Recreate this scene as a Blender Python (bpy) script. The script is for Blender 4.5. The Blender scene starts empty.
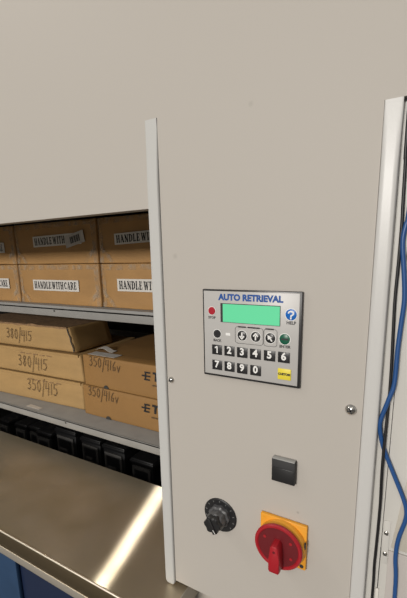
import bpy, bmesh, math, random
from mathutils import Vector, Matrix, noise
random.seed(4)
scene = bpy.context.scene
COL = scene.collection
PI = math.pi

# ------------------------------------------------------------------ materials
def mat(name, col, rough=.5, metal=0., spec=.5, emit=None, estr=0., bump=0., bscale=200., var=0., vscale=8.,
        stretch=(1, 1, 1), aniso=0., tangent=None, alpha=1., coat=0., col2=None):
    m = bpy.data.materials.new(name); m.use_nodes = True
    nt = m.node_tree; b = nt.nodes['Principled BSDF']
    b.inputs['Base Color'].default_value = (*col, 1)
    b.inputs['Roughness'].default_value = rough
    b.inputs['Metallic'].default_value = metal
    b.inputs['Specular IOR Level'].default_value = spec
    b.inputs['Coat Weight'].default_value = coat
    b.inputs['Alpha'].default_value = alpha
    if emit:
        b.inputs['Emission Color'].default_value = (*emit, 1); b.inputs['Emission Strength'].default_value = estr
    tc = nt.nodes.new('ShaderNodeTexCoord'); mp = nt.nodes.new('ShaderNodeMapping')
    mp.inputs['Scale'].default_value = stretch
    nt.links.new(tc.outputs['Object'], mp.inputs['Vector'])
    if var > 0:
        n = nt.nodes.new('ShaderNodeTexNoise'); n.inputs['Scale'].default_value = vscale; n.inputs['Detail'].default_value = 5
        r = nt.nodes.new('ShaderNodeValToRGB')
        a = [max(0, c * (1 - var)) for c in col]; z = [min(1, c * (1 + var)) for c in (col2 or col)]
        r.color_ramp.elements[0].position = .3; r.color_ramp.elements[1].position = .7
        r.color_ramp.elements[0].color = (*a, 1); r.color_ramp.elements[1].color = (*z, 1)
        nt.links.new(mp.outputs['Vector'], n.inputs['Vector'])
        nt.links.new(n.outputs['Fac'], r.inputs['Fac']); nt.links.new(r.outputs['Color'], b.inputs['Base Color'])
    if bump > 0:
        n2 = nt.nodes.new('ShaderNodeTexNoise'); n2.inputs['Scale'].default_value = bscale; n2.inputs['Detail'].default_value = 3
        bp = nt.nodes.new('ShaderNodeBump'); bp.inputs['Strength'].default_value = bump; bp.inputs['Distance'].default_value = .002
        nt.links.new(mp.outputs['Vector'], n2.inputs['Vector'])
        nt.links.new(n2.outputs['Fac'], bp.inputs['Height']); nt.links.new(bp.outputs['Normal'], b.inputs['Normal'])
    if aniso:
        b.inputs['Anisotropic'].default_value = aniso
        cx = nt.nodes.new('ShaderNodeCombineXYZ')
        for i, v in enumerate(tangent): cx.inputs[i].default_value = v
        nt.links.new(cx.outputs[0], b.inputs['Tangent'])
    return m

def panel_paint(name, col):
    """powder-coat with three small chips where the photo's panel has them"""
    m = mat(name, col, rough=.55, spec=.22, bump=.05, bscale=420)
    nt = m.node_tree; b = nt.nodes['Principled BSDF']
    geo = nt.nodes.new('ShaderNodeNewGeometry'); prev = None
    base = nt.nodes.new('ShaderNodeRGB'); base.outputs[0].default_value = (*col, 1); cur = base.outputs[0]
    for (x, z, r, k) in ((-.276, 1.701, .006, .14), (-.4405, 1.452, .007, .16), (-.172, .956, .0035, .35)):
        d = nt.nodes.new('ShaderNodeVectorMath'); d.operation = 'DISTANCE'
        d.inputs[1].default_value = (x, 0, z)
        nt.links.new(geo.outputs['Position'], d.inputs[0])
        mr = nt.nodes.new('ShaderNodeMapRange'); mr.inputs['From Min'].default_value = r; mr.inputs['From Max'].default_value = r * .3
        mr.inputs['To Min'].default_value = 0; mr.inputs['To Max'].default_value = k
        nt.links.new(d.outputs['Value'], mr.inputs['Value'])
        mx = nt.nodes.new('ShaderNodeMixRGB'); mx.inputs[2].default_value = (.12, .10, .08, 1)
        nt.links.new(mr.outputs[0], mx.inputs[0]); nt.links.new(cur, mx.inputs[1]); cur = mx.outputs[0]
    nt.links.new(cur, b.inputs['Base Color'])
    return m

M = {}
M['panel'] = panel_paint('panel_paint', (.455, .426, .388))
M['trim_matt'] = mat('trim_paint_matt', (.50, .50, .485), rough=.55, spec=.25)
M['trim'] = mat('trim_paint', (.54, .535, .52), rough=.36, spec=.5, bump=.06, bscale=330)
M['white'] = mat('white_paint', (.56, .545, .51), rough=.45)
M['cream'] = mat('cream_paint', (.50, .465, .40), rough=.5)
M['pinkgrey'] = mat('warm_grey_paint', (.45, .415, .39), rough=.5)
M['inner'] = mat('carousel_inside_shaded', (.05, .047, .044), rough=.7)  # dark grey carries the shade of the enclosed interior
M['shelf'] = mat('shelf_grey', (.275, .27, .258), rough=.5, spec=.4, var=.07, vscale=14)
M['dark'] = mat('seam_dark', (.035, .033, .03), rough=.7)
M['lower'] = mat('lower_body', (.46, .42, .37), rough=.6)
M['box_u'] = mat('carton_brown', (.42, .235, .086), rough=.62, var=.10, vscale=7, bump=.12, bscale=90, stretch=(1, 1, 2))
M['box_s'] = mat('carton_tan', (.39, .245, .098), rough=.7, var=.07, vscale=9, bump=.12, bscale=80, stretch=(1, 1, 3))
M['box_t'] = mat('carton_orange', (.28, .150, .047), rough=.65, var=.06, vscale=9, bump=.08, bscale=90)
M['fray'] = mat('carton_torn_edge', (.25, .15, .075), rough=.85, var=.3, vscale=60, bump=.4, bscale=150)
M['ink'] = mat('ink_black', (.012, .012, .014), rough=.6)
M['pen'] = mat('pen_ink', (.10, .058, .026), rough=.7)
M['paper'] = mat('label_paper', (.70, .67, .62), rough=.6)
M['paper_grey'] = mat('label_paper_worn', (.55, .52, .48), rough=.6, var=.12, vscale=60)
def steel_mat():
    """sheet steel brushed along X: a tight lobe across the grain, a wide one along it, and a hazy lobe for the smears"""
    m = bpy.data.materials.new('brushed_steel'); m.use_nodes = True; nt = m.node_tree
    nt.nodes.remove(nt.nodes['Principled BSDF']); out = [n for n in nt.nodes if n.type == 'OUTPUT_MATERIAL'][0]
    tc = nt.nodes.new('ShaderNodeTexCoord'); nz = nt.nodes.new('ShaderNodeTexNoise'); nz.inputs['Scale'].default_value = 8; nz.inputs['Detail'].default_value = 8
    rp = nt.nodes.new('ShaderNodeValToRGB'); rp.color_ramp.elements[0].position = .3; rp.color_ramp.elements[1].position = .72
    rp.color_ramp.elements[0].color = (.74, .635, .46, 1); rp.color_ramp.elements[1].color = (.96, .83, .65, 1)
    nt.links.new(tc.outputs['Object'], nz.inputs['Vector']); nt.links.new(nz.outputs['Fac'], rp.inputs['Fac'])
    cx = nt.nodes.new('ShaderNodeCombineXYZ'); cx.inputs[0].default_value = 1
    a = nt.nodes.new('ShaderNodeBsdfAnisotropic'); a.inputs['Roughness'].default_value = .24; a.inputs['Anisotropy'].default_value = .92
    nt.links.new(cx.outputs[0], a.inputs['Tangent'])
    b = nt.nodes.new('ShaderNodeBsdfAnisotropic'); b.inputs['Roughness'].default_value = .5
    for n in (a, b): nt.links.new(rp.outputs['Color'], n.inputs['Color'])
    mr = nt.nodes.new('ShaderNodeMapRange'); mr.inputs['From Min'].default_value = .3; mr.inputs['From Max'].default_value = .7
    mr.inputs['To Min'].default_value = .45; mr.inputs['To Max'].default_value = .30
    nt.links.new(nz.outputs['Fac'], mr.inputs['Value'])
    mx = nt.nodes.new('ShaderNodeMixShader'); nt.links.new(mr.outputs[0], mx.inputs[0])
    nt.links.new(a.outputs[0], mx.inputs[1]); nt.links.new(b.outputs[0], mx.inputs[2]); nt.links.new(mx.outputs[0], out.inputs['Surface'])
    return m
M['steel'] = steel_mat()
M['steel_dark_reflection'] = mat('steel_dark_reflection', (.30, .235, .15), rough=.38, metal=1)  # same steel as the top; the dark floor's reflection is put into the colour
M['alu'] = mat('rail_grey', (.40, .365, .31), rough=.4, metal=.4)
M['blue'] = mat('blue_paint', (.020, .052, .115), rough=.35, var=.12, vscale=12)
M['blue_shade'] = mat('blue_in_shade', (.007, .016, .048), rough=.4)  # darker copy of the blue: shade on the set-back body put into the colour
M['black'] = mat('black_plastic', (.016, .016, .017), rough=.35)
M['black_m'] = mat('black_matte', (.022, .022, .023), rough=.6)
M['charcoal'] = mat('charcoal_plastic', (.085, .085, .088), rough=.3)
M['greyplast'] = mat('grey_plastic', (.33, .33, .32), rough=.35)
M['face'] = mat('keypad_grey', (.45, .44, .425), rough=.38, spec=.5, bump=.03, bscale=600)
M['title'] = mat('title_blue', (.012, .075, .30), rough=.4)
M['lcd'] = mat('lcd_green', (.10, .45, .24), rough=.25, emit=(.11, .66, .33), estr=.40)
M['red'] = mat('button_red', (.38, .008, .022), rough=.35)
M['helpblue'] = mat('button_blue', (.008, .13, .48), rough=.35)
M['green'] = mat('button_green', (.006, .10, .055), rough=.35)
M['yellow'] = mat('key_yellow', (.76, .63, .05), rough=.4)
M['keywhite'] = mat('legend_white', (.78, .78, .76), rough=.5)
M['iso_y'] = mat('isolator_yellow', (.78, .345, .03), rough=.42, spec=.4)
M['iso_r'] = mat('isolator_red', (.36, .010, .018), rough=.42)
M['iso_rd'] = mat('isolator_red_inner', (.13, .007, .011), rough=.45)
M['chrome'] = mat('screw_steel', (.62, .60, .57), rough=.22, metal=1)
M['cable_b'] = mat('cable_black', (.010, .010, .011), rough=.45)
M['cable_u'] = mat('cable_blue', (.017, .075, .235), rough=.38)
M['bin'] = mat('bin_black', (.005, .005, .0055), rough=.4)
M['bin_lab'] = mat('bin_card_grey', (.034, .032, .03), rough=.6, var=.25, vscale=30)
M['floor'] = mat('floor_concrete', (.12, .11, .095), rough=.6, var=.1, vscale=3)
def tape_mat():
    m = bpy.data.materials.new('clear_tape'); m.use_nodes = True; nt = m.node_tree
    for n in list(nt.nodes):
        if n.type != 'OUTPUT_MATERIAL': nt.nodes.remove(n)
    out = [n for n in nt.nodes if n.type == 'OUTPUT_MATERIAL'][0]
    tr = nt.nodes.new('ShaderNodeBsdfTransparent'); gl = nt.nodes.new('ShaderNodeBsdfPrincipled')
    gl.inputs['Base Color'].default_value = (.52, .43, .32, 1); gl.inputs['Roughness'].default_value = .18
    nz = nt.nodes.new('ShaderNodeTexNoise'); nz.inputs['Scale'].default_value = 38; nz.inputs['Detail'].default_value = 4
    rp = nt.nodes.new('ShaderNodeMapRange'); rp.inputs['From Min'].default_value = .42; rp.inputs['From Max'].default_value = .75
    rp.inputs['To Min'].default_value = .06; rp.inputs['To Max'].default_value = .62
    tc = nt.nodes.new('ShaderNodeTexCoord'); mx = nt.nodes.new('ShaderNodeMixShader')
    nt.links.new(tc.outputs['Object'], nz.inputs['Vector']); nt.links.new(nz.outputs['Fac'], rp.inputs['Value'])
    nt.links.new(rp.outputs[0], mx.inputs[0]); nt.links.new(tr.outputs[0], mx.inputs[1]); nt.links.new(gl.outputs[0], mx.inputs[2])
    nt.links.new(mx.outputs[0], out.inputs['Surface'])
    return m
M['tape'] = tape_mat()

# ------------------------------------------------------------------ mesh builder
class MB:
    def __init__(self): self.bm = bmesh.new(); self.mats = []
    def mi(self, m):
        if m not in self.mats: self.mats.append(m)
        return self.mats.index(m)
    def _new(self, f0, m):
        i = self.mi(m)
        for f in self.bm.faces:
            if f not in f0: f.material_index = i
    def box(self, a, b, m, bev=0., seg=2):
        bm = self.bm; f0 = set(bm.faces)
        v = [bm.verts.new((x, y, z)) for x in (a[0], b[0]) for y in (a[1], b[1]) for z in (a[2], b[2])]
        q = [(0, 1, 3, 2), (4, 6, 7, 5), (0, 4, 5, 1), (2, 3, 7, 6), (0, 2, 6, 4), (1, 5, 7, 3)]
        fs = [bm.faces.new([v[i] for i in k]) for k in q]
        if bev:
            es = {e for f in fs for e in f.edges}
            bmesh.ops.bevel(bm, geom=list(es), offset=bev, segments=seg, affect='EDGES', profile=.5)
        self._new(f0, m); return self
    def prism(self, pts, mapf, depth, m, bev=0.):
        """pts 2D outline; mapf(u, v, w) -> xyz, extruded w=0..depth"""
        bm = self.bm; f0 = set(bm.faces); n = len(pts)
        A = [bm.verts.new(mapf(u, v, 0)) for u, v in pts]; B = [bm.verts.new(mapf(u, v, depth)) for u, v in pts]
        fa = bm.faces.new(A); fb = bm.faces.new(B[::-1])
        for i in range(n): bm.faces.new((A[i], B[i], B[(i + 1) % n], A[(i + 1) % n]))
        if bev: bmesh.ops.bevel(bm, geom=list(fb.edges), offset=bev, segments=2, affect='EDGES', profile=.5)
        self._new(f0, m); return self
    def lathe(self, prof, c, m, n=40, flute=None):
        """profile (radius, out) revolved round the -Y axis at c"""
        bm = self.bm; f0 = set(bm.faces); rings = []
        for r, o in prof:
            ring = []
            for i in range(n):
                t = 2 * PI * i / n; rr = r
                if flute and r > flute[2]: rr = r * (1 + flute[1] * math.cos(flute[0] * t))
                ring.append(bm.verts.new((c[0] + rr * math.cos(t), c[1] - o, c[2] + rr * math.sin(t))))
            rings.append(ring)
        for a, b in zip(rings, rings[1:]):
            for i in range(n): bm.faces.new((a[i], a[(i + 1) % n], b[(i + 1) % n], b[i]))
        bm.faces.new(rings[-1]); bm.faces.new(rings[0][::-1])
        self._new(f0, m); return self
    def stroke(self, pts, w, y, m, th=.0003, org=(0, 0)):
        """flat ink stroke on a plane y facing -Y"""
        bm = self.bm; f0 = set(bm.faces)
        P = [Vector((p[0] + org[0], p[1] + org[1])) for p in pts]
        for k, (a, b) in enumerate(zip(P, P[1:])):
            d = b - a
            if d.length < 1e-6: continue
            d.normalize(); nrm = Vector((-d.y, d.x)) * w / 2; e = d * w * .25
            q = [a - e + nrm, a - e - nrm, b + e - nrm, b + e + nrm]
            yy = y - th - 1e-6 * k
            bm.faces.new([bm.verts.new((p.x, yy, p.y)) for p in q])
        self._new(f0, m); return self
    def tube(self, pts, r, m, n=10, sub=6):
        bm = self.bm; f0 = set(bm.faces); P = [Vector(p) for p in pts]; C = []
        for i in range(len(P) - 1):
            p0, p1, p2, p3 = P[max(i - 1, 0)], P[i], P[i + 1], P[min(i + 2, len(P) - 1)]
            for k in range(sub):
                t = k / sub
                C.append(.5 * ((2 * p1) + (p2 - p0) * t + (2 * p0 - 5 * p1 + 4 * p2 - p3) * t * t + (3 * p1 - p0 - 3 * p2 + p3) * t ** 3))
        C.append(P[-1]); rings = []
        for i, c in enumerate(C):
            d = (C[min(i + 1, len(C) - 1)] - C[max(i - 1, 0)]).normalized()
            u = d.cross(Vector((0, 1, 0))).normalized(); v = d.cross(u)
            rings.append([bm.verts.new(c + r * (math.cos(2 * PI * j / n) * u + math.sin(2 * PI * j / n) * v)) for j in range(n)])
        for a, b in zip(rings, rings[1:]):
            for j in range(n): bm.faces.new((a[j], a[(j + 1) % n], b[(j + 1) % n], b[j]))
        bm.faces.new(rings[0][::-1]); bm.faces.new(rings[-1])
        self._new(f0, m); return self
    def text(self, s, size, x, y, z, m, align='CENTER', bold=0., sx=1., rot=0., shear=0.):
        """flat print facing -Y; (x, z) is the middle of the line of text"""
        cu = bpy.data.curves.new('print', 'FONT'); cu.body = s; cu.size = size; cu.align_x = align; cu.align_y = 'CENTER'
        cu.offset = bold; cu.resolution_u = 3; cu.fill_mode = 'FRONT'
        o = bpy.data.objects.new('print', cu); COL.objects.link(o)
        dg = bpy.context.evaluated_depsgraph_get(); me = bpy.data.meshes.new_from_object(o.evaluated_get(dg))
        f0 = set(self.bm.faces); ca, sa = math.cos(rot), math.sin(rot)
        vs = []
        for v in me.vertices:
            a, b = v.co.x * sx + shear * v.co.y, v.co.y
            vs.append(self.bm.verts.new((x + a * ca - b * sa, y, z + a * sa + b * ca)))
        for p in me.polygons:
            try: self.bm.faces.new([vs[i] for i in p.vertices])
            except ValueError: pass
        self._new(f0, m)
        bpy.data.objects.remove(o); bpy.data.curves.remove(cu); bpy.data.meshes.remove(me)
        return self
    def build(self, name, parent=None, smooth=35, loc=None, recalc=True):
        if recalc: bmesh.ops.recalc_face_normals(self.bm, faces=[f for f in self.bm.faces if len(f.verts[0].link_faces) > 1])
        me = bpy.data.meshes.new(name); self.bm.to_mesh(me); self.bm.free()
        for m in self.mats: me.materials.append(m)
        for p in me.polygons: p.use_smooth = True
        me.set_sharp_from_angle(angle=math.radians(smooth))
        o = bpy.data.objects.new(name, me); COL.objects.link(o)
        if loc: o.location = loc
        if parent: o.parent = parent
        return o

def tag(o, label=None, cat=None, group=None, kind=None):
    if label: o['label'] = label
    if cat: o['category'] = cat
    if group: o['group'] = group
    if kind: o['kind'] = kind
    return o
def empty(name, loc, label, cat, group=None, rz=0.):
    o = bpy.data.objects.new(name, None); COL.objects.link(o); o.location = loc; o.rotation_euler.z = rz; o.empty_display_size = .05
    return tag(o, label, cat, group)

# ---- serif lettering for the printed labels: strokes (x0, z0, x1, z1, width) in a unit-high cell
SERIF = {
 'H': (.72, [(.14, 0, .14, 1, .2), (.58, 0, .58, 1, .2), (.14, .5, .58, .5, .09), (0, .03, .28, .03, .07), (0, .97, .28, .97, .07), (.44, .03, .72, .03, .07), (.44, .97, .72, .97, .07)]),
 'A': (.76, [(.36, 1, .09, 0, .09), (.36, 1, .63, 0, .2), (.2, .32, .52, .32, .08), (0, .03, .2, .03, .07), (.48, .03, .76, .03, .07)]),
 'N': (.76, [(.13, 0, .13, 1, .1), (.13, 1, .6, 0, .2), (.62, 0, .62, 1, .1), (0, .03, .26, .03, .07), (0, .97, .2, .97, .07), (.5, .97, .76, .97, .07)]),
 'D': (.72, [(.16, 0, .16, 1, .2), (.1, .97, .42, .97, .08), (.4, .96, .6, .75, .14), (.61, .78, .61, .22, .2), (.6, .25, .4, .04, .14), (.42, .03, .1, .03, .08), (0, .03, .2, .03, .07), (0, .97, .2, .97, .07)]),
 'L': (.6, [(.16, 0, .16, 1, .2), (0, .97, .32, .97, .07), (0, .04, .58, .04, .08), (.55, 0, .55, .28, .08)]),
 'E': (.62, [(.16, 0, .16, 1, .2), (0, .96, .58, .96, .08), (0, .04, .6, .04, .08), (.16, .5, .42, .5, .08), (.55, .75, .55, 1, .07), (.57, 0, .57, .27, .07), (.42, .38, .42, .62, .06)]),
 'W': (1.02, [(.12, 1, .3, 0, .18), (.3, 0, .5, .9, .09), (.5, .95, .68, 0, .18), (.68, 0, .9, 1, .09), (0, .97, .27, .97, .07), (.38, .97, .62, .97, .07), (.78, .97, 1.02, .97, .07)]),
 'I': (.34, [(.17, 0, .17, 1, .2), (0, .03, .34, .03, .07), (0, .97, .34, .97, .07)]),
 'T': (.64, [(.32, 0, .32, 1, .2), (0, .96, .64, .96, .08), (.04, .72, .04, 1, .07), (.6, .72, .6, 1, .07), (.18, .03, .46, .03, .07)]),
 'C': (.68, [(.6, .68, .6, 1, .07), (.6, .78, .4, .97, .09), (.42, .97, .2, .82, .14), (.16, .85, .1, .6, .17), (.11, .65, .11, .35, .2), (.1, .4, .2, .12, .17), (.2, .15, .44, .03, .12), (.42, .03, .63, .22, .09)]),
 'R': (.76, [(.16, 0, .16, 1, .2), (0, .97, .42, .97, .08), (.4, .96, .54, .85, .13), (.55, .88, .55, .62, .18), (.54, .64, .4, .52, .12), (.44, .52, .14, .52, .08), (.4, .5, .62, .05, .18), (0, .03, .32, .03, .07), (.54, .03, .76, .03, .07)]),
}
def serif(mb, s, h, x, y, z, m, cw=.72, gap=.13):
    """left edge x, baseline z; returns the right edge"""
    for ch in s:
        if ch == ' ': x += h * .16; continue
        w, st = SERIF[ch]
        for (a, b, c, d, t) in st:
            mb.stroke([(x + a * h * cw, z + b * h), (x + c * h * cw, z + d * h)], t * h * 1.12, y, m)
        x += (w + gap) * h * cw
    return x
HAND = {
 '3': [[(0, .88), (.2, 1), (.42, .88), (.40, .68), (.14, .55), (.42, .44), (.48, .2), (.26, 0), (-.02, .10)]],
 '5': [[(.58, 1), (.08, .98), (.06, .60), (.36, .64), (.5, .32), (.28, .02), (0, .08)]],
 '8': [[(.46, .86), (.25, 1), (.06, .8), (.42, .3), (.25, 0), (.03, .24), (.46, .86)]],
 '0': [[(.25, 1), (.03, .7), (.08, .2), (.3, 0), (.5, .35), (.45, .8), (.25, 1)]],
 '/': [[(.36, 1.25), (.0, -.4)]],
 '4': [[(.1, 1), (.0, .45), (.5, .5)], [(.46, 1.0), (.4, -.15)]],
 '1': [[(.12, 1), (.08, 0)]],
 '6': [[(.4, 1), (.06, .5), (.1, .06), (.38, .06), (.42, .4), (.1, .42)]],
 'v': [[(0, .6), (.2, 0), (.45, .65)]],
}
def hand(mb, s, h, x, y, z, m, w=.0035, drop=0.):
    for ch in s:
        for st in HAND[ch]:
            mb.stroke([(x + (a + .12 * b) * h * .78, z + b * h + random.uniform(-.012, .012) * h) for a, b in st], w, y, m)
        x += h * (.34 if ch in '1' else .42 if ch == '/' else .60); z += drop * h
    return x

# ------------------------------------------------------------------ setting
o = MB().box((-6, -14, -.30), (4.5, 2.6, -.26), M['floor']).build('floor'); tag(o, kind='structure')

# ------------------------------------------------------------------ the storage machine
mach = empty('storage_carousel', (-1.2, .5, -.26), 'large grey-white storage machine with open shelves and a keypad on its front panel', 'storage machine')
inv = Matrix.Translation((1.2, -.5, .26))
def part(mb, name, parent=mach, smooth=35, label=None, off=True, kind=None):
    ob = mb.build(name, parent, smooth)
    if off: ob.matrix_parent_inverse = Matrix.Translation((1.2, -.5, .26)) if parent is mach else Matrix.Identity(4)
    return tag(ob, label, kind=kind)
TX0, TX1 = -.5015, -.4735      # left edge trim
SX0, SX1 = -.068, -.0435       # right edge strip
ZT = 1.715                     # where the trims run out
XL, XR = -2.75, -.0445         # machine sides
ZH = 1.665                     # header's lower edge over the right-hand strip and the cables
# front sheets (coplanar, 25 mm thick)
part(MB().prism([(XL, 2.75), (XL, ZT), (SX0 - .0005, ZT), (SX0 - .0005, ZH), (.72, ZH), (.72, 2.75)], lambda u, v, w: (u, w, v), .006, M['panel']), 'header_panel')
part(MB().box((XL, 0, 1.549), (TX0, .028, ZT), M['panel'], 0), 'shutter', label='plain shutter above the open shelves')
part(MB().box((TX1 + .0016, 0, .6555), (SX0 - .0005, .025, ZT), M['panel'], 0), 'control_panel', label='front panel that carries the keypad and switches')
def trim_mb(x0, x1, z0, z1, m, proud, fade, round_bottom=True):
    """vertical edge moulding with a bulging section that runs out at the top and is rounded off at the bottom"""
    mb = MB(); bm = mb.bm; i = mb.mi(m); rows = []
    w = x1 - x0
    zs = [z0 + w * .5 * (1 - math.cos(PI / 2 * k / 6)) for k in range(7)] if round_bottom else [z0]
    zs += [zs[-1] + (z1 - fade - zs[-1]) * k / 14 for k in range(1, 15)] + [z1 - fade * (1 - k / 6) for k in range(1, 7)]
    ts = (-1, -.985, -.95, -.89, -.82, -.4, 0, .4, .82, .89, .95, .985, 1)
    for z in zs:
        s = 1.
        if round_bottom and z < z0 + w * .5: s = math.sqrt(max(.02, 1 - ((z0 + w * .5 - z) / (w * .5)) ** 2))
        p = proud * (1 if z < z1 - fade else max(.02, (z1 - z) / fade))
        c = (x0 + x1) / 2; row = []
        for t in ts:
            row.append(bm.verts.new((c + t * w / 2 * (.45 + .55 * s), -p * (1 - max(0, (abs(t) - .80) / .20) ** 2.2) * (.4 + .6 * s) - .0001, z)))
        row.append(bm.verts.new((c + w / 2 * (.45 + .55 * s), .03, z))); row.append(bm.verts.new((c - w / 2 * (.45 + .55 * s), .03, z)))
        rows.append(row)
    L = len(rows[0])
    for a, b in zip(rows, rows[1:]):
        for k in range(L): bm.faces.new((a[k], a[(k + 1) % L], b[(k + 1) % L], b[k]))
    bm.faces.new(rows[0][::-1]); bm.faces.new(rows[-1])
    for f in bm.faces: f.material_index = i
    return mb
part(trim_mb(TX0, TX1, .641, ZT, M['trim_matt'], .0045, .12), 'edge_trim', smooth=60)
part(trim_mb(SX0, SX1, .40, ZH, M['trim'], .004, .10, False), 'edge_trim', smooth=60)
part(MB().box((TX1 - .002, .006, .66), (TX1 + .004, .03, ZT - .01), M['dark']), 'seam_backing')
part(MB().box((SX0, .012, -.26), (SX1 - .0005, .5, ZH), M['trim'], .002), 'corner_post')
# carcass round the shelves
mb = MB()
mb.box((XL, .028, -.26), (XL + .02, 1.3, 2.75), M['panel']).box((XR - .02, .5, -.26), (XR, 1.3, 2.75), M['panel'])
mb.box((XL, 1.28, -.26), (XR, 1.3, 2.75), M['panel']).box((XL, .025, 2.73), (XR, 1.3, 2.75), M['panel'])
part(mb, 'carcass')
mb = MB()
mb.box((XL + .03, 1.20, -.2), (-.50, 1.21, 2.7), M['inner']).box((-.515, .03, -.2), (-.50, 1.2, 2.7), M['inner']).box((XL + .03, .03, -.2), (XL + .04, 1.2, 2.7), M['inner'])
part(mb, 'shelf_well', label='shaded inside of the machine behind the shelves')
part(MB().box((-.499, .06, -.26), (-.07, .09, .70), M['lower']), 'lower_panel', label='dark lower body below the control panel')
def carrier(z, up=0.):
    mb = MB()
    mb.box((-2.6, .34, z - .034), (-.53, .346, z + up), M['shelf'], .0018)           # front lip
    mb.box((-2.6, .34, z - .008), (-.53, 1.12, z), M['shelf'], .0015)
    mb.box((-2.6, 1.11, z - .008), (-.53, 1.12, z + .22), M['shelf'])
    for x in (-2.4, -1.2595, -.62): mb.lathe([(.0042, 0), (.0042, .0008)], (x, .3398, z - .012), M['dark'], 14)
    return mb
part(carrier(1.262, .009), 'carrier_shelf', label='upper grey carrier shelf')
part(carrier(.783), 'carrier_shelf', label='lower grey carrier shelf')
part(carrier(.304), 'carrier_shelf', label='bottom carrier shelf behind the worktop')
# panel screws
def screw(x, z, r):
    mb = MB().lathe([(r * 1.15, 0), (r * 1.15, .001), (r, .0025), (r * .75, .0055), (r * .4, .0068)], (x, 0, z), M['chrome'], 24)
    for a in (.4, .4 + PI / 2):
        d = Vector((math.cos(a), math.sin(a))) * r * .62
        mb.stroke([(x - d.x, z - d.y), (x + d.x, z + d.y)], r * .28, -.0068, M['black_m'])
    part(mb, 'screw', label='steel screw head')
screw(-.461, 1.185, .0062); screw(-.087, 1.187, .0085)

# ---- keypad
KX0, KX1, KZ0, KZ1, KY = -.3735, -.1748, 1.2125, 1.3875, -.0085
mb = MB().box((KX0, -.0075, KZ0), (KX1, 0, KZ1), M['black'], .0015)
mb.box((KX0 + .0033, KY, KZ0 + .0045), (KX1 - .0045, -.006, KZ1 - .003), M['face'], .0006)
F = KY - .0002; KDX, KDZ = .0037, .0016
mb.text('AUTO RETRIEVAL', .0160, -.2775, F, 1.3712, M['title'], bold=.0009, sx=1.02)
for s, x, z, sz in (('STOP', -.3575, 1.3305, .0068), ('HELP', -.197, 1.3305, .0078), ('BACK', -.346, 1.2855, .0068), ('ENTER', -.2075, 1.2865, .0068)):
    mb.text(s, sz, x, F, z, M['ink'], bold=.00025)
def nudge(mb, face_only=False):
    for v in mb.bm.verts:
        if not face_only or v.co.y < KY - .0001: v.co.x += KDX + max(0, -.205 - v.co.x) * .010; v.co.z += KDZ
def outline(mb, x0, x1, z0, z1, r=.005, gap=None):
    pts = []
    for cx, cz, a0 in ((x1 - r, z1 - r, 0), (x0 + r, z1 - r, PI / 2), (x0 + r, z0 + r, PI), (x1 - r, z0 + r, 1.5 * PI)):
        pts += [(cx + r * math.cos(a0 + k * PI / 10), cz + r * math.sin(a0 + k * PI / 10)) for k in range(6)]
    mb.stroke(pts + pts[:1], .0007, F, M['black_m'])
outline(mb, -.3065, -.2495, 1.2845, 1.3165); outline(mb, -.2480, -.2225, 1.2845, 1.3165)
# tiny captions over the arrow keys, too small to read in the photo: a row of broken dashes
for x0, n in ((-.300, 11), (-.2445, 5)):
    for k in range(n):
        if (k * 7) % 11 != 6: mb.stroke([(x0 + k * .004, 1.3166), (x0 + k * .004 + .003, 1.3166)], .0026, F - .0001, M['ink'] if k % 3 else M['black_m'])
mb.box((-.3265, KY - .0002, 1.2975), (-.3175, KY + .001, 1.3025), M['keywhite'])     # status window
nudge(mb, face_only=True)
kp = part(mb, 'keypad', label='grey membrane keypad reading AUTO RETRIEVAL in a black frame')
sub = lambda m, name, parent, label=None: tag(m.build(name, parent), label)
def relink(o, p): o.matrix_parent_inverse = Matrix.Identity(4); return o
# screen: lit green display; dark frame widened at left to draw the recess shadow
mb = MB().box((-.3380, F - .0006, 1.3232), (-.2170, KY + .002, 1.3600), M['black_m'])
mb.box((-.3328, F - .0010, 1.3240), (-.2180, F - .0006, 1.3588), M['lcd'])
nudge(mb); sub(mb, 'screen', kp, 'lit green display, blank')
def round_key(x, z, r, m, name='button', label=None, icon=None):
    mb = MB().lathe([(r * 1.12, .0000), (r * 1.12, .0004)], (x, KY, z), M['keywhite'] if icon != 'plain' else M['face'], 28)
    mb.lathe([(r, .0003), (r, .0008), (r * .9, .0014)], (x, KY, z), m, 28)
    y = KY - .0014
    if icon == '?': 
        mb.stroke([(x + r * .46 * math.cos(math.radians(a)), z + r * .24 + r * .36 * math.sin(math.radians(a))) for a in (175, 135, 95, 55, 15, -25, -60)] + [(x + r * .02, z - r * .18), (x, z - r * .34)], r * .24, y, M['keywhite'])
        mb.stroke([(x, z - r * .52), (x, z - r * .74)], r * .26, y, M['keywhite'])
    if icon in ('down', 'up'):
        s = 1 if icon == 'up' else -1
        mb.stroke([(x, z - s * r * .6), (x, z + s * r * .2)], r * .3, y, M['keywhite'])
        mb.stroke([(x - r * .45, z + s * r * .12), (x, z + s * r * .66)], r * .26, y - .0001, M['keywhite'])
        mb.stroke([(x + r * .45, z + s * r * .12), (x, z + s * r * .66)], r * .26, y - .0002, M['keywhite'])
    if icon == 'pointer':
        mb.prism([(-.55, .62), (.42, .1), (.08, .02), (.52, -.5), (.28, -.66), (-.12, -.14), (-.42, -.34)][::1], lambda u, v, w: (x + u * r, y - w, z + v * r), .0003, M['keywhite'])
    if icon == 'bar': mb.stroke([(x - r * .6, z), (x + r * .6, z)], r * .3, y, M['black_m'])
    nudge(mb); return sub(mb, name, kp, label)
round_key(-.3575, 1.3440, .0078, M['red'], label='round red STOP button')
round_key(-.1975, 1.3455, .0100, M['helpblue'], label='round blue HELP button with a question mark', icon='?')
round_key(-.3460, 1.2990, .0082, M['black'], label='round black BACK button')
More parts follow.
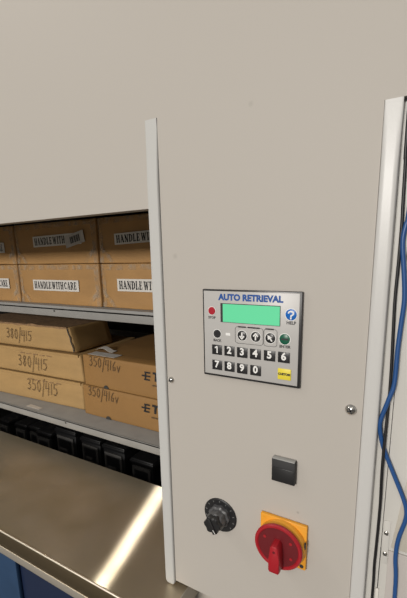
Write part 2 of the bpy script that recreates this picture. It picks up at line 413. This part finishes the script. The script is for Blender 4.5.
round_key(-.2920, 1.3000, .0095, M['black'], label='round black down arrow button', icon='down')
round_key(-.2640, 1.3000, .0095, M['black'], label='round black up arrow button', icon='up')
round_key(-.2353, 1.3000, .0095, M['black'], label='round black diagonal arrow button', icon='pointer')
round_key(-.2080, 1.3005, .0098, M['green'], label='round green ENTER button', icon='bar')
for k, (d, x, z) in enumerate([('1', -.347, 1.2665), ('2', -.3193, 1.2665), ('3', -.2918, 1.2665), ('4', -.2645, 1.2665), ('5', -.2362, 1.2665), ('6', -.2088, 1.2665),
                               ('7', -.347, 1.2350), ('8', -.3193, 1.2350), ('9', -.2918, 1.2345), ('0', -.2637, 1.2345)]):
    mb = MB().box((x - .0112, KY - .0009, z - .0100), (x + .0112, KY + .0005, z + .0100), M['black'], .0006)
    if d == '1': mb.stroke([(x - .0040, z + .0042), (x + .0006, z + .0068)], .0024, KY - .0009, M['keywhite']).stroke([(x + .0006, z - .0058), (x + .0006, z + .0066)], .0027, KY - .0010, M['keywhite'])
    else: mb.text(d, .0190, x - .0003, KY - .0011, z + .0012, M['keywhite'], bold=.0007)
    nudge(mb); sub(mb, 'number_key', kp, 'black key marked ' + d)
mb = MB().box((-.2195, KY - .0018, 1.2245), (-.1945, KY + .0005, 1.2455), M['yellow'], .0010)
mb.text('CUSTOM', .0056, -.207, KY - .0020, 1.2352, M['ink'], bold=.0004, sx=1.0)
nudge(mb); sub(mb, 'function_key', kp, 'yellow function key')

# ---- black sensor block under the keypad
mb = MB().box((-.2232, -.0125, 1.0180), (-.1768, 0, 1.0665), M['black_m'], .002)
mb.box((-.2215, -.0140, 1.0200), (-.1785, -.0115, 1.0490), M['black'], .001)
mb.box((-.2218, -.0130, 1.0655), (-.1781, -.0012, 1.0675), M['greyplast'], .0008)
part(mb, 'rocker_switch', label='square black rocker switch with a grey top edge')

# ---- black rotary selector
SC = (-.3430, 0, .8895)
mb = MB().lathe([(.0395, 0), (.0395, .0022), (.0378, .0034), (.030, .0034), (.029, .0030), (.0275, .0030)], SC, M['black'], 56)
for k in range(11):                                                   # scale ticks
    a = math.radians(-40 + 26 * k)
    mb.stroke([(SC[0] + .0325 * math.cos(a), SC[2] + .0325 * math.sin(a)), (SC[0] + .0355 * math.cos(a), SC[2] + .0355 * math.sin(a))], .0010, -.0036, M['greyplast'])
kn = part(mb, 'rotary_selector', label='black rotary selector with a fluted grey collar')
sub(MB().lathe([(.0250, .003), (.0242, .010), (.0205, .0125), (.0200, .028), (.0185, .030)], SC, M['charcoal'], 64, flute=(9, .05, .019)), 'collar', kn, 'fluted grey collar')
mb = MB().lathe([(.0175, .026), (.0186, .029), (.0186, .0395), (.0165, .0420)], SC, M['black'], 48, flute=(6, .09, .012))
mb.prism([(-.0045, -.0178), (.0045, -.0178), (.0050, .0170), (-.0050, .0170)], lambda u, v, w: (SC[0] + u * .88 - v * .47, -.036 - w, SC[2] + v * .88 + u * .47), .009, M['black'], .0015)
mb.stroke([(SC[0] + .0100, SC[2] - .0125), (SC[0] + .0050, SC[2] - .0060)], .0016, -.0453, M['keywhite'])
sub(mb, 'knob', kn, 'black pointer knob')

# ---- yellow and red isolator switch
IC = (-.1985, 0, .8870)
mb = MB().box((IC[0] - .0478, -.0085, IC[2] - .0500), (IC[0] + .0478, 0, IC[2] + .0490), M['iso_y'], .0025)
mb.lathe([(.0480, .007), (.0475, .020), (.0445, .0250), (.043, .0262)], IC, M['iso_y'], 64)
mb.lathe([(.0042, .0080), (.0042, .0088)], (IC[0] + .0395, 0, IC[2] - .0415), M['black_m'], 16)
mb.lathe([(.0042, .0080), (.0042, .0088)], (IC[0] - .0395, 0, IC[2] + .0415), M['iso_y'], 16)
mb.box((IC[0] + .0455, -.0190, IC[2] + .006), (IC[0] + .0482, -.0130, IC[2] + .020), M['black_m'], .001)
iso = part(mb, 'isolator_switch', label='main isolator switch with a square yellow base')
ID = (IC[0] - .0022, 0, IC[2] + .0020)
mb = MB().lathe([(.0430, .024), (.0470, .0255), (.0482, .0280), (.0482, .0310), (.0462, .0335), (.0425, .0335), (.0405, .0315)], ID, M['iso_r'], 64)
mb.lathe([(.0405, .0290), (.0405, .0316), (.0200, .0320)], ID, M['iso_rd'], 64)
for a in (150, 330, 35):
    a = math.radians(a); mb.lathe([(.0030, .031), (.0030, .0326)], (ID[0] + .031 * math.cos(a), 0, IC[2] + .002 + .031 * math.sin(a)), M['iso_r'], 14)
sub(mb, 'dial', iso, 'round red dial with a darker red centre')
mb = MB().prism([(-.0085, .014), (-.0105, -.010), (-.0115, -.036), (-.0090, -.0405), (.0090, -.0405), (.0115, -.036), (.0105, -.010), (.0085, .014), (.0045, .019), (-.0045, .019)],
                lambda u, v, w: (ID[0] + u, -.0315 - w, ID[2] + v), .024, M['iso_r'], .003)
mb.lathe([(.0026, .054), (.0026, .0562)], (ID[0], 0, ID[2] + .007), M['iso_rd'], 14)
sub(mb, 'handle', iso, 'red grip bar pointing down')

# ------------------------------------------------------------------ stainless worktop and what is under it
wt = empty('steel_worktop', (-1.5, .1, .638), 'brushed stainless steel worktop in front of the open shelves', 'worktop')
def wpart(mb, name, label=None, smooth=35):
    ob = mb.build(name, wt, smooth); ob.matrix_parent_inverse = Matrix.Translation((1.5, -.1, -.638)); return tag(ob, label)
X1 = -.4430
wpart(MB().box((-2.7, -.0930, .630), (X1 - .002, .322, .638), M['steel'], 0), 'tabletop')
wpart(MB().box((X1 - .002, -.0935, .580), (X1 + .0005, .322, .6382), M['alu'], .0006), 'end_cap', 'dull grey end of the worktop')
M['lip'] = mat('edge_highlight_steel', (.90, .82, .69), rough=.5, metal=1)  # bright strips added for the highlight lines along the folded edge
mb = MB().box((-2.7, -.0968, .6335), (X1, -.0915, .6396), M['lip'], .0022, 4).box((-2.7, -.0955, .5795), (X1, -.0925, .6385), M['steel_dark_reflection'], .0014, 3)
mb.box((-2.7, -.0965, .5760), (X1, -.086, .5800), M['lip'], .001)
wpart(mb, 'front_edge', 'folded front edge of the worktop')
wpart(MB().box((-2.7, -.0925, .5460), (X1, -.055, .5750), M['alu'], .002), 'support_rail', 'light grey rail under the steel edge')
mb = MB()
for x in (-2.6, -.50): mb.box((x - .02, -.03, -.26), (x + .02, .01, .58), M['alu'], .002).box((x - .02, .25, -.26), (x + .02, .29, .62), M['alu'], .002)
mb.box((-2.68, .0, .585), (X1 - .02, .04, .617), M['alu']).box((-2.68, .25, .585), (X1 - .02, .29, .617), M['alu'])
wpart(mb, 'leg_frame')

bc = empty('blue_cabinet', (-1.5, .1, -.26), 'dark blue cabinet under the stainless steel worktop', 'cabinet')
def bpart(mb, name, label=None):
    ob = mb.build(name, bc); ob.matrix_parent_inverse = Matrix.Translation((1.5, -.1, .26)); return tag(ob, label)
bpart(MB().box((-2.5, -.055, -.26), (-.56, .24, .543), M['blue_shade'], .004), 'body', 'shaded blue body')
bpart(MB().box((-1.76, -.070, -.20), (-1.049, -.056, .543), M['blue'], .004), 'door', 'lighter blue door')
bpart(MB().box((-2.48, -.070, -.20), (-1.77, -.056, .543), M['blue'], .004), 'door', 'lighter blue door')

# ------------------------------------------------------------------ cartons
def carton_body(w, d, h, m, seed, amp=.0022, bev=.004, taper=(0, 0)):
    """cardboard box, local frame: front face on y=0, middle of the front bottom edge at the origin"""
    mb = MB(); bm = mb.bm
    bmesh.ops.create_cube(bm, size=1)
    bmesh.ops.bevel(bm, geom=list(bm.edges), offset=.012, segments=2, affect='EDGES', profile=.5)
    bmesh.ops.subdivide_edges(bm, edges=[e for e in bm.edges if e.calc_length() > .5], cuts=7, use_grid_fill=True)
    for v in bm.verts:
        s = [v.co.x, v.co.y, v.co.z]; dim = (w, d, h); q = []
        for c, L in zip(s, dim):                       # rescale so that the rounded edge keeps bev everywhere
            a = abs(c); e = (.5 - a)
            a2 = L / 2 - bev * e / .012 if e < .012 else (L / 2 - bev) * a / .488
            q.append(math.copysign(a2, c))
        p = Vector(q); n3 = noise.noise_vector(p * 9 + Vector((seed * 7.3, seed * 3.1, 0)))
        p += Vector((n3.x, n3.y, n3.z * .7)) * amp
        t = (p.z / h + .5); p.x += (taper[0] * (1 - t) if p.x > 0 else taper[1] * (1 - t)) * (abs(p.x) / (w / 2))
        v.co = p + Vector((0, d / 2, h / 2))
    mi = mb.mi(m)
    for f in bm.faces: f.material_index = mi
    return mb

def tape_patch(mb, quad, y):
    f0 = set(mb.bm.faces); n = 6; g = []
    a, b, c, d = [Vector(q) for q in quad]
    for i in range(n + 1):
        row = []
        for j in range(n + 1):
            s, t = i / n, j / n; p = (a * (1 - s) + b * s) * (1 - t) + (d * (1 - s) + c * s) * t
            row.append(mb.bm.verts.new((p.x, y - .0012 * (.5 + .5 * noise.noise(Vector((p.x * 70, y * 13, p.y * 70)))), p.y)))
        g.append(row)
    for i in range(n):
        for j in range(n): mb.bm.faces.new((g[i][j], g[i + 1][j], g[i + 1][j + 1], g[i][j + 1]))
    mb._new(f0, M['tape'])

UW, UD, UH = .496, .52, .168
def upper_box(xc, z, seed, label, lab=None, word='HANDLE WITH CARE', sticker=False, rz=0., tone='box_u'):
    r = empty('cardboard_box', (xc, .43, z), label, 'box', 'taped brown boxes on the upper shelf', rz)
    mb = carton_body(UW, UD, UH, M[tone], seed)
    mb.build('carton', r, 50)
    tp = MB(); y = -.0022
    hw = UW / 2
    for sx in (-1, 1):
        tape_patch(tp, [(sx * (hw - .002), .002), (sx * (hw - .020), .002), (sx * (hw - .026), UH - .003), (sx * (hw - .002), UH - .003)], y)
        tape_patch(tp, [(sx * (hw - .004), .055), (sx * (hw - .012), .070), (sx * (hw - .075), .006), (sx * (hw - .055), .003)], y - .0008)
    tape_patch(tp, [(-hw + .01, UH - .024), (hw - .01, UH - .020), (hw - .006, UH - .003), (-hw + .006, UH - .002)], y - .0004)
    tp.build('clear_tape', r, 180, recalc=False)
    if lab:
        lx, lz, lw, lh, lr = lab
        lm = MB(); lm.box((0, -.0046, -lh / 2), (lw, -.0034, lh / 2), M['paper'], 0)
        th = lh * .62
        e = serif(lm, word, th, 0, -.0047, -th / 2, M['ink'], cw=1.)
        s = (lw * .93) / e                                # squeeze the line of words to the label's width
        for v in lm.bm.verts:
            if v.co.y < -.00465: v.co.x = lw * .035 + v.co.x * s
        l = lm.build('label', r, 30, recalc=False); l.location = (lx, 0, lz); l.rotation_euler.y = -lr
        tag(l, 'white label reading ' + word)
        if sticker:
            sm = MB(); sm.box((-.055, -.0062, -.023), (.055, -.0050, .023), M['paper_grey'], 0)
            for k in range(22):
                if k % 5 != 3: sm.stroke([(-.024 + k * .0026, -.012), (-.024 + k * .0026, .013)], .0013 + .0007 * (k % 3), -.0062, M['ink'])
            st = sm.build('barcode_sticker', r, 30, recalc=False); st.location = (lx + lw - .035, 0, lz + .003); st.rotation_euler.y = -.21
            tag(st, 'crooked barcode sticker over the end of the label')
    return r
Z1 = 1.2625
XC = (-1.8460, -1.3380, -.8300)
upper_box(XC[0], Z1, 1, 'brown box cut off by the photo\'s left edge, bottom of the upper shelf', (.2 - .28, .083, .28 - .018, .046, 0))
upper_box(XC[1], Z1, 2, 'brown taped box with a whole HANDLE WITH CARE label, centre bottom of upper shelf', (-.152, .080, .285, .046, .0))
upper_box(XC[2], Z1, 3, 'brown box half hidden by the white trim, resting directly on the upper shelf', (-.166, .089, .29, .046, .0))
Z2 = Z1 + UH + .0022
upper_box(XC[0], Z2, 4, 'brown box cut off by the photo\'s left edge, on top of another box', (.2 - .28, .075, .28 - .022, .046, 0), rz=.0)
upper_box(XC[1], Z2, 5, 'brown taped box with a crooked barcode sticker on its label', (-.122, .092, .290, .044, .02), sticker=True)
upper_box(XC[2], Z2, 6, 'upper brown box half hidden by the white trim, just under the shutter', (-.166, .086, .29, .040, .030))

# three flat tan boxes, stacked, slightly turned
ZS = .7835; rz = .052
def tan_box(z, h, w, xr, yf, seed, word, wx, wz, wh, label, taper=(0, 0), flap=False, dep=.40):
    xc = xr - w / 2
    r = empty('cardboard_box', (xc, yf - math.tan(rz) * 0, z), label, 'box', 'flat tan boxes marked by hand', rz)
    mb = carton_body(w, dep, h, M['box_s'], seed, amp=.0018, bev=.008, taper=taper)
    hand(mb, word, wh, wx - xc, -.0040, wz - z, M['pen'], .0029, drop=-.02)
    if flap:                                                            # the split corner of the box
        q = w / 2
        mb.stroke([(q - .006, h - .004), (q - .001, h * .78), (q + .008, h * .62), (q + .010, h * .45), (q + .020, h * .25), (q + .024, .006)], .0055, -.0040, M['dark'])
    else:                                                               # scuffs under the folded lid
        for k in range(5): mb.stroke([(wx - xc + .02 + .045 * k, h - .021 - .002 * (k % 2)), (wx - xc + .05 + .045 * k, h - .022)], .0040, -.0036, M['fray'])
    mb.build('carton', r, 50)
    lm = MB(); bm = lm.bm; i = lm.mi(M['fray']); n = 40; rows = []
    hw = w / 2
    for k in range(n + 1):                                              # folded lid edge: a ragged strip that laps over the front
        t = k / n; x = -hw + .004 + (w - .012) * t
        dz = (.006 if flap else .010) + .005 * noise.noise(Vector((x * 22, seed, 0))) 
        up = .0015 + (.006 * max(0, noise.noise(Vector((x * 12, seed + 4, 0)))) if flap else 0)
        rows.append([bm.verts.new((x, -.0045, h - dz)), bm.verts.new((x, -.0050, h + up)), bm.verts.new((x, .012, h + up * .5 + .0004)), bm.verts.new((x, dep, h + .0005)), bm.verts.new((x, dep, h - .002)), bm.verts.new((x, -.0015, h - dz))])
    for a, b in zip(rows, rows[1:]):
        for j in range(6): bm.faces.new((a[j], a[(j + 1) % 6], b[(j + 1) % 6], b[j]))
    bm.faces.new(rows[0]); bm.faces.new(rows[-1][::-1])
    for f in bm.faces: f.material_index = i if flap else lm.mi(M['box_s'])
    if not flap:
        for v in bm.verts: v.co.z -= 0
    lm.build('lid', r, 40)
    return r
tan_box(ZS, .1280, .66, -1.262, .4335, 11, '350/415', -1.625, .834, .056, 'tan box marked 350/415, bottom of the left stack on the lower shelf')
tan_box(ZS + .1340, .1220, .67, -1.258, .430, 12, '380/415', -1.665, .952, .054, 'tan box marked by hand, middle of the left stack of three', taper=(.012, 0))
tan_box(ZS + .2622, .1115, .70, -1.318, .432, 13, '380/415', -1.735, 1.083, .048, 'tan box with a ragged dark lid edge, topmost of its stack', taper=(.032, 0), flap=True, dep=.25)

# two orange-brown boxes with the printed logo
def te_box(z, xl, seed, word, wx, wz, lx, lz, label, paper=False):
    w, d, h = .60, .50, .1335; xc = xl + w / 2
    r = empty('cardboard_box', (xc, .430, z), label, 'box', 'orange brown boxes with a printed logo', -.004)
    mb = carton_body(w, d, h, M['box_t'], seed, amp=.0014, bev=.005)
    hand(mb, word, .041, wx - xc, -.0030, wz - z, M['pen'], .0026, drop=-.03)
    # logo: three bars with a long middle one, then bold italic capitals
    x0, zc, s = lx - xc, lz - z, .036
    y = -.0030
    for dz, a, b in ((.40, .28, .95), (0, -.1, .95), (-.40, .18, .85)):
        mb.stroke([(x0 + a * s, zc + dz * s), (x0 + b * s, zc + dz * s)], .17 * s, y, M['ink'])
    mb.stroke([(x0 + .30 * s, zc - .42 * s), (x0 + .38 * s, zc + .42 * s)], .16 * s, y - .0001, M['ink'])
    mb.text('TE', s * 1.28, x0 + 1.32 * s, y - .0003, zc, M['ink'], align='LEFT', bold=.0022, sx=1.05, shear=.12)
    mb.text('connectivity', s * .30, x0 + 1.15 * s, y - .0003, zc - .92 * s, M['ink'], align='LEFT', bold=.0002)
    # thumb notch in the bottom edge
    nx = -1.098 - xc
    mb.prism([(nx + .014 * math.cos(a * PI / 10), .001 + .014 * math.sin(a * PI / 10)) for a in range(11)], lambda u, v, q: (u, -.0022 - q, v), .0006, M['dark'])
    mb.build('carton', r, 50)
    if paper:
        pm = MB(); pm.box((0, .012, h + .0012), (.150, .060, h + .0020), M['paper_grey'])
        p = pm.build('address_label', r); p.location = (-1.205 - xc, 0, 0); tag(p, 'pale address label on the top of the box')
        wm = MB(); bm = wm.bm; i = wm.mi(M['paper_grey']); rows = []          # lifted strip of tape curling at the corner
        for k in range(13):
            t = k / 12; x = -.296 + .10 * t; zz = h + .002 + .016 * math.sin(PI * min(1, t * 1.25)) * (1 - t * .5)
            rows.append([bm.verts.new((x, .072, zz)), bm.verts.new((x, .100, zz + .002)), bm.verts.new((x, .100, zz + .0028)), bm.verts.new((x, .072, zz + .0008))])
        for a, b in zip(rows, rows[1:]):
            for j in range(4): bm.faces.new((a[j], a[(j + 1) % 4], b[(j + 1) % 4], b[j]))
        bm.faces.new(rows[0]); bm.faces.new(rows[-1][::-1])
        wm.build('tape_strip', r)
    return r
te_box(ZS, -1.240, 21, '350/416v', -1.206, .876, -.908, .876, 'orange brown printed box standing on the lower shelf, under its twin')
te_box(ZS + .1362, -1.225, 22, '350/416v', -1.185, 1.011, -.898, 1.008, 'orange brown printed box on top, pale label on its lid', paper=True)

# small white card lying on the lower shelf
o = MB().box((-.046, -.012, 0), (.046, .012, .0008), M['paper_grey']).build('paper_tag', None, loc=(-1.506, .373, .7833)); o.rotation_euler.z = -.04
tag(o, 'small white paper tag on the front edge of the lower grey shelf', 'tag')

# ------------------------------------------------------------------ dark bins on the bottom carrier, seen through the slot
def bin_mesh(w, h, d, seed):
    r = bpy.data.objects.new('storage_bin', None); COL.objects.link(r)
    mb = MB().box((-w / 2, 0, 0), (w / 2, d, h), M['bin'], .006)
    mb.box((-w / 2 - .003, -.004, h - .022), (w / 2 + .003, d, h - .006), M['bin'], .003)
    mb.build('bin_body', r)
    fm = MB(); a = w * .40; z0, z1 = h * .62, h * .90
    fm.box((-a, -.007, z0), (a, .001, z1), M['bin_lab'], .002).box((-a + .012, -.0085, z0 + .016), (a - .012, -.005, z1 - .014), M['bin'], .001)
    fm.box((-a + .02, -.0095, z0 + .024), (a * .3, -.007, z0 + .036), M['bin_lab'])
    tag(fm.build('card_holder', r), 'grey card holder on the bin front')
    return r
BINS = [(-1.905, .09, .30), (-1.775, .095, .300), (-1.680, .080, .300), (-1.572, .112, .305), (-1.425, .140, .345), (-1.272, .125, .330), (-1.105, .125, .345), (-.960, .120, .310)]
LB = ['leftmost dark bin in the slot behind the worktop, cut by the photo edge', 'second dark bin from the left in the slot behind the worktop',
      'narrow dark bin, third from the left in the slot behind the worktop', 'fourth dark bin from the left in the slot behind the worktop',
      'dark bin in the slot under the right end of the tan box stack', 'dark bin in the slot below the gap between the two box stacks',
      'dark bin in the slot below the notches of the printed boxes', 'dark bin in the slot right beside the white trim']
for k, ((x, w, h), lab) in enumerate(zip(BINS, LB)):
    b = bin_mesh(w, h, .35, k); b.location = (x, .45 + .012 * (k % 3), .3045); tag(b, lab, 'bin', 'dark bins behind the worktop')

# ------------------------------------------------------------------ right-hand side: neighbouring cabinet, brackets, cables
nb = empty('metal_cabinet', (.3, .3, -.26), 'pale metal cabinet behind the hanging cables at the right edge', 'cabinet')
def npart(mb, name, label=None):
    ob = mb.build(name, nb); ob.matrix_parent_inverse = Matrix.Translation((-.3, -.3, .26)); return tag(ob, label)
npart(MB().box((-.0230, .0145, -.26), (.70, .60, 2.6), M['white'], .0004), 'body')
npart(MB().box((SX1 + .0003, .0148, -.26), (-.0240, .49, 2.6), M['white'], 0), 'filler_strip')
npart(MB().prism([(-0.0078, 0.935), (0.0064, 1.0699), (.030, 1.28), (.40, 1.28), (.40, 0.935)], lambda u, v, w: (u, .0145 - w, v), .0018, M['cream'], .0006), 'sloping_guard', 'cream plate with a sloping left edge')
npart(MB().box((-0.0105, .0118, -.20), (.40, .0145, 0.9287), M['pinkgrey'], .0006), 'lower_cover', 'warm grey lower cover')
br = npart(MB().box((-0.0219, .0130, 0.8989), (-0.0113, .0145, 0.9858), M['white'], .0004), 'bracket')
for x, z in ((-0.0169, 0.9619), (-0.0162, 0.9199)):
    s = MB().lathe([(.0040, 0), (.0036, .0022), (.002, .003)], (x, .0130, z), M['chrome'], 18)
    s.stroke([(x - .003, z + .002), (x + .003, z - .002)], .0012, .0100, M['black_m'])
    ob = s.build('screw', br); tag(ob, 'steel screw head')
npart(MB().box((-.0262, .0112, .812), (-.0208, .0145, .842), M['paper'], .001), 'edge_clip', 'small white clip at the foot of the gap')
npart(MB().box((-.0241, .0138, 0.8344), (-.0227, .0150, 0.9282), M['dark']), 'dark_gap', 'dark gap below the bracket')  # dark strip stands in for the open gap between the sheets

blk = [(-0.04, 0.0105, 2.3), (-0.0385, 0.0105, 1.95), (-0.0369, 0.009, 1.6198), (-0.0357, 0.009, 1.5821), (-0.0345, 0.009, 1.5265), (-0.0335, 0.009, 1.4906), (-0.0337, 0.009, 1.4283), (-0.0342, 0.009, 1.3773), (-0.0328, 0.009, 1.3246), (-0.0311, 0.009, 1.2685), (-0.0306, 0.009, 1.2257), (-0.0309, 0.009, 1.1941), (-0.0314, 0.006, 1.1592), (-0.0318, 0.003, 1.1056), (-0.0314, 0.004, 1.067), (-0.0304, 0.007, 1.0275), (-0.0304, 0.009, 0.9855), (-0.0311, 0.009, 0.9185), (-0.0315, 0.009, 0.8899), (-0.0305, 0.009, 0.82), (-0.031, 0.009, 0.5), (-0.03, 0.009, 0.1), (-0.028, 0.005, -0.256)]
blu = [(-0.008, 0.0105, 2.3), (-0.01, 0.0105, 1.8), (-0.0248, 0.009, 1.5186), (-0.0273, 0.008, 1.4945), (-0.0302, 0.007, 1.4656), (-0.0243, 0.007, 1.4163), (-0.021, 0.007, 1.3781), (-0.0226, 0.007, 1.3387), (-0.0241, 0.006, 1.2983), (-0.0246, 0.004, 1.2427), (-0.0309, 0.0025, 1.214), (-0.04, 0.003, 1.1767), (-0.0399, 0.005, 1.1578), (-0.0342, 0.009, 1.1298), (-0.0242, 0.0095, 1.1042), (-0.0095, 0.009, 1.0711), (0.0015, 0.008, 1.0467), (0.0093, 0.007, 1.0251), (0.0104, 0.007, 1.0023), (0.0026, 0.007, 0.9606), (0.0011, 0.007, 0.9205), (0.0058, 0.007, 0.8405), (0.008, 0.007, 0.5), (0.006, 0.006, 0.1), (0.01, 0.002, -0.255)]
tag(MB().tube(blk, .0024, M['cable_b']).build('cable', None, 80), 'thin black cable hanging down beside the machine\'s right edge', 'cable')
tag(MB().tube(blu, .0036, M['cable_u']).build('cable', None, 80), 'thick blue cable twisting down across the black one', 'cable')

# ------------------------------------------------------------------ light
def area(name, loc, size, power, col, target=None):
    l = bpy.data.lights.new(name, 'AREA'); l.shape = 'RECTANGLE'; l.size, l.size_y = size; l.energy = power; l.color = col
    o = bpy.data.objects.new(name, l); COL.objects.link(o); o.location = loc
    if target: o.rotation_euler = (Vector(target) - Vector(loc)).to_track_quat('-Z', 'Y').to_euler()
    return o
tl = area('ceiling_tube_light', (-2.90, -1.50, 3.8), (.17, 1.15), 24, (1, .95, .87)); tl.rotation_euler.z = math.radians(-13)
area('overhead_area_light', (.9, -2.6, 3.9), (.6, 1.4), 12, (1, .95, .88))  # unseen lamp added as soft fill from the right
area('overhead_area_light', (-1.4, -4.2, 3.9), (1.6, .8), 45, (1, .95, .88))  # unseen lamp added as soft fill from the front
area('overhead_area_light', (-1.05, -11.5, 3.9), (2.2, 1.2), 950, (1, .955, .90), (-.8, 0, 1.2))
w = bpy.data.worlds.new('World'); scene.world = w; w.use_nodes = True
nt = w.node_tree; bg = nt.nodes['Background']; bg.inputs[1].default_value = 1
tc = nt.nodes.new('ShaderNodeTexCoord'); sp = nt.nodes.new('ShaderNodeSeparateXYZ'); rp = nt.nodes.new('ShaderNodeValToRGB')
rp.color_ramp.elements[0].position = .35; rp.color_ramp.elements[0].color = (.06, .056, .05, 1)
rp.color_ramp.elements[1].position = .75; rp.color_ramp.elements[1].color = (.33, .32, .30, 1)
mr = nt.nodes.new('ShaderNodeMapRange'); mr.inputs['From Min'].default_value = -1
nt.links.new(tc.outputs['Generated'], sp.inputs[0]); nt.links.new(sp.outputs['Z'], mr.inputs['Value'])
nt.links.new(mr.outputs[0], rp.inputs['Fac']); nt.links.new(rp.outputs['Color'], bg.inputs[0])

# ------------------------------------------------------------------ camera
R = ((0.8668427, 0.08492054, -0.49129648), (0.49818786, -0.1866871, 0.846733), (-0.0198137, -0.97874227, -0.20413473))
cd = bpy.data.cameras.new('Camera'); cam = bpy.data.objects.new('Camera', cd); COL.objects.link(cam)
m = Matrix.Identity(4)
for i in range(3): m[i][0] = R[i][0]; m[i][1] = -R[i][1]; m[i][2] = -R[i][2]
m[0][3], m[1][3], m[2][3] = 0, -.65041, 1.45
cam.matrix_world = m
cd.sensor_fit = 'VERTICAL'; cd.sensor_height = 36; cd.lens = 376.05 / 598 * 36
cd.shift_y = (335 - 299) / 598; cd.clip_start = .02
scene.camera = cam
vs = scene.view_settings
vs.view_transform = 'Standard'; vs.look = 'None'; vs.gamma = 1; vs.use_curve_mapping = False; vs.exposure = 0
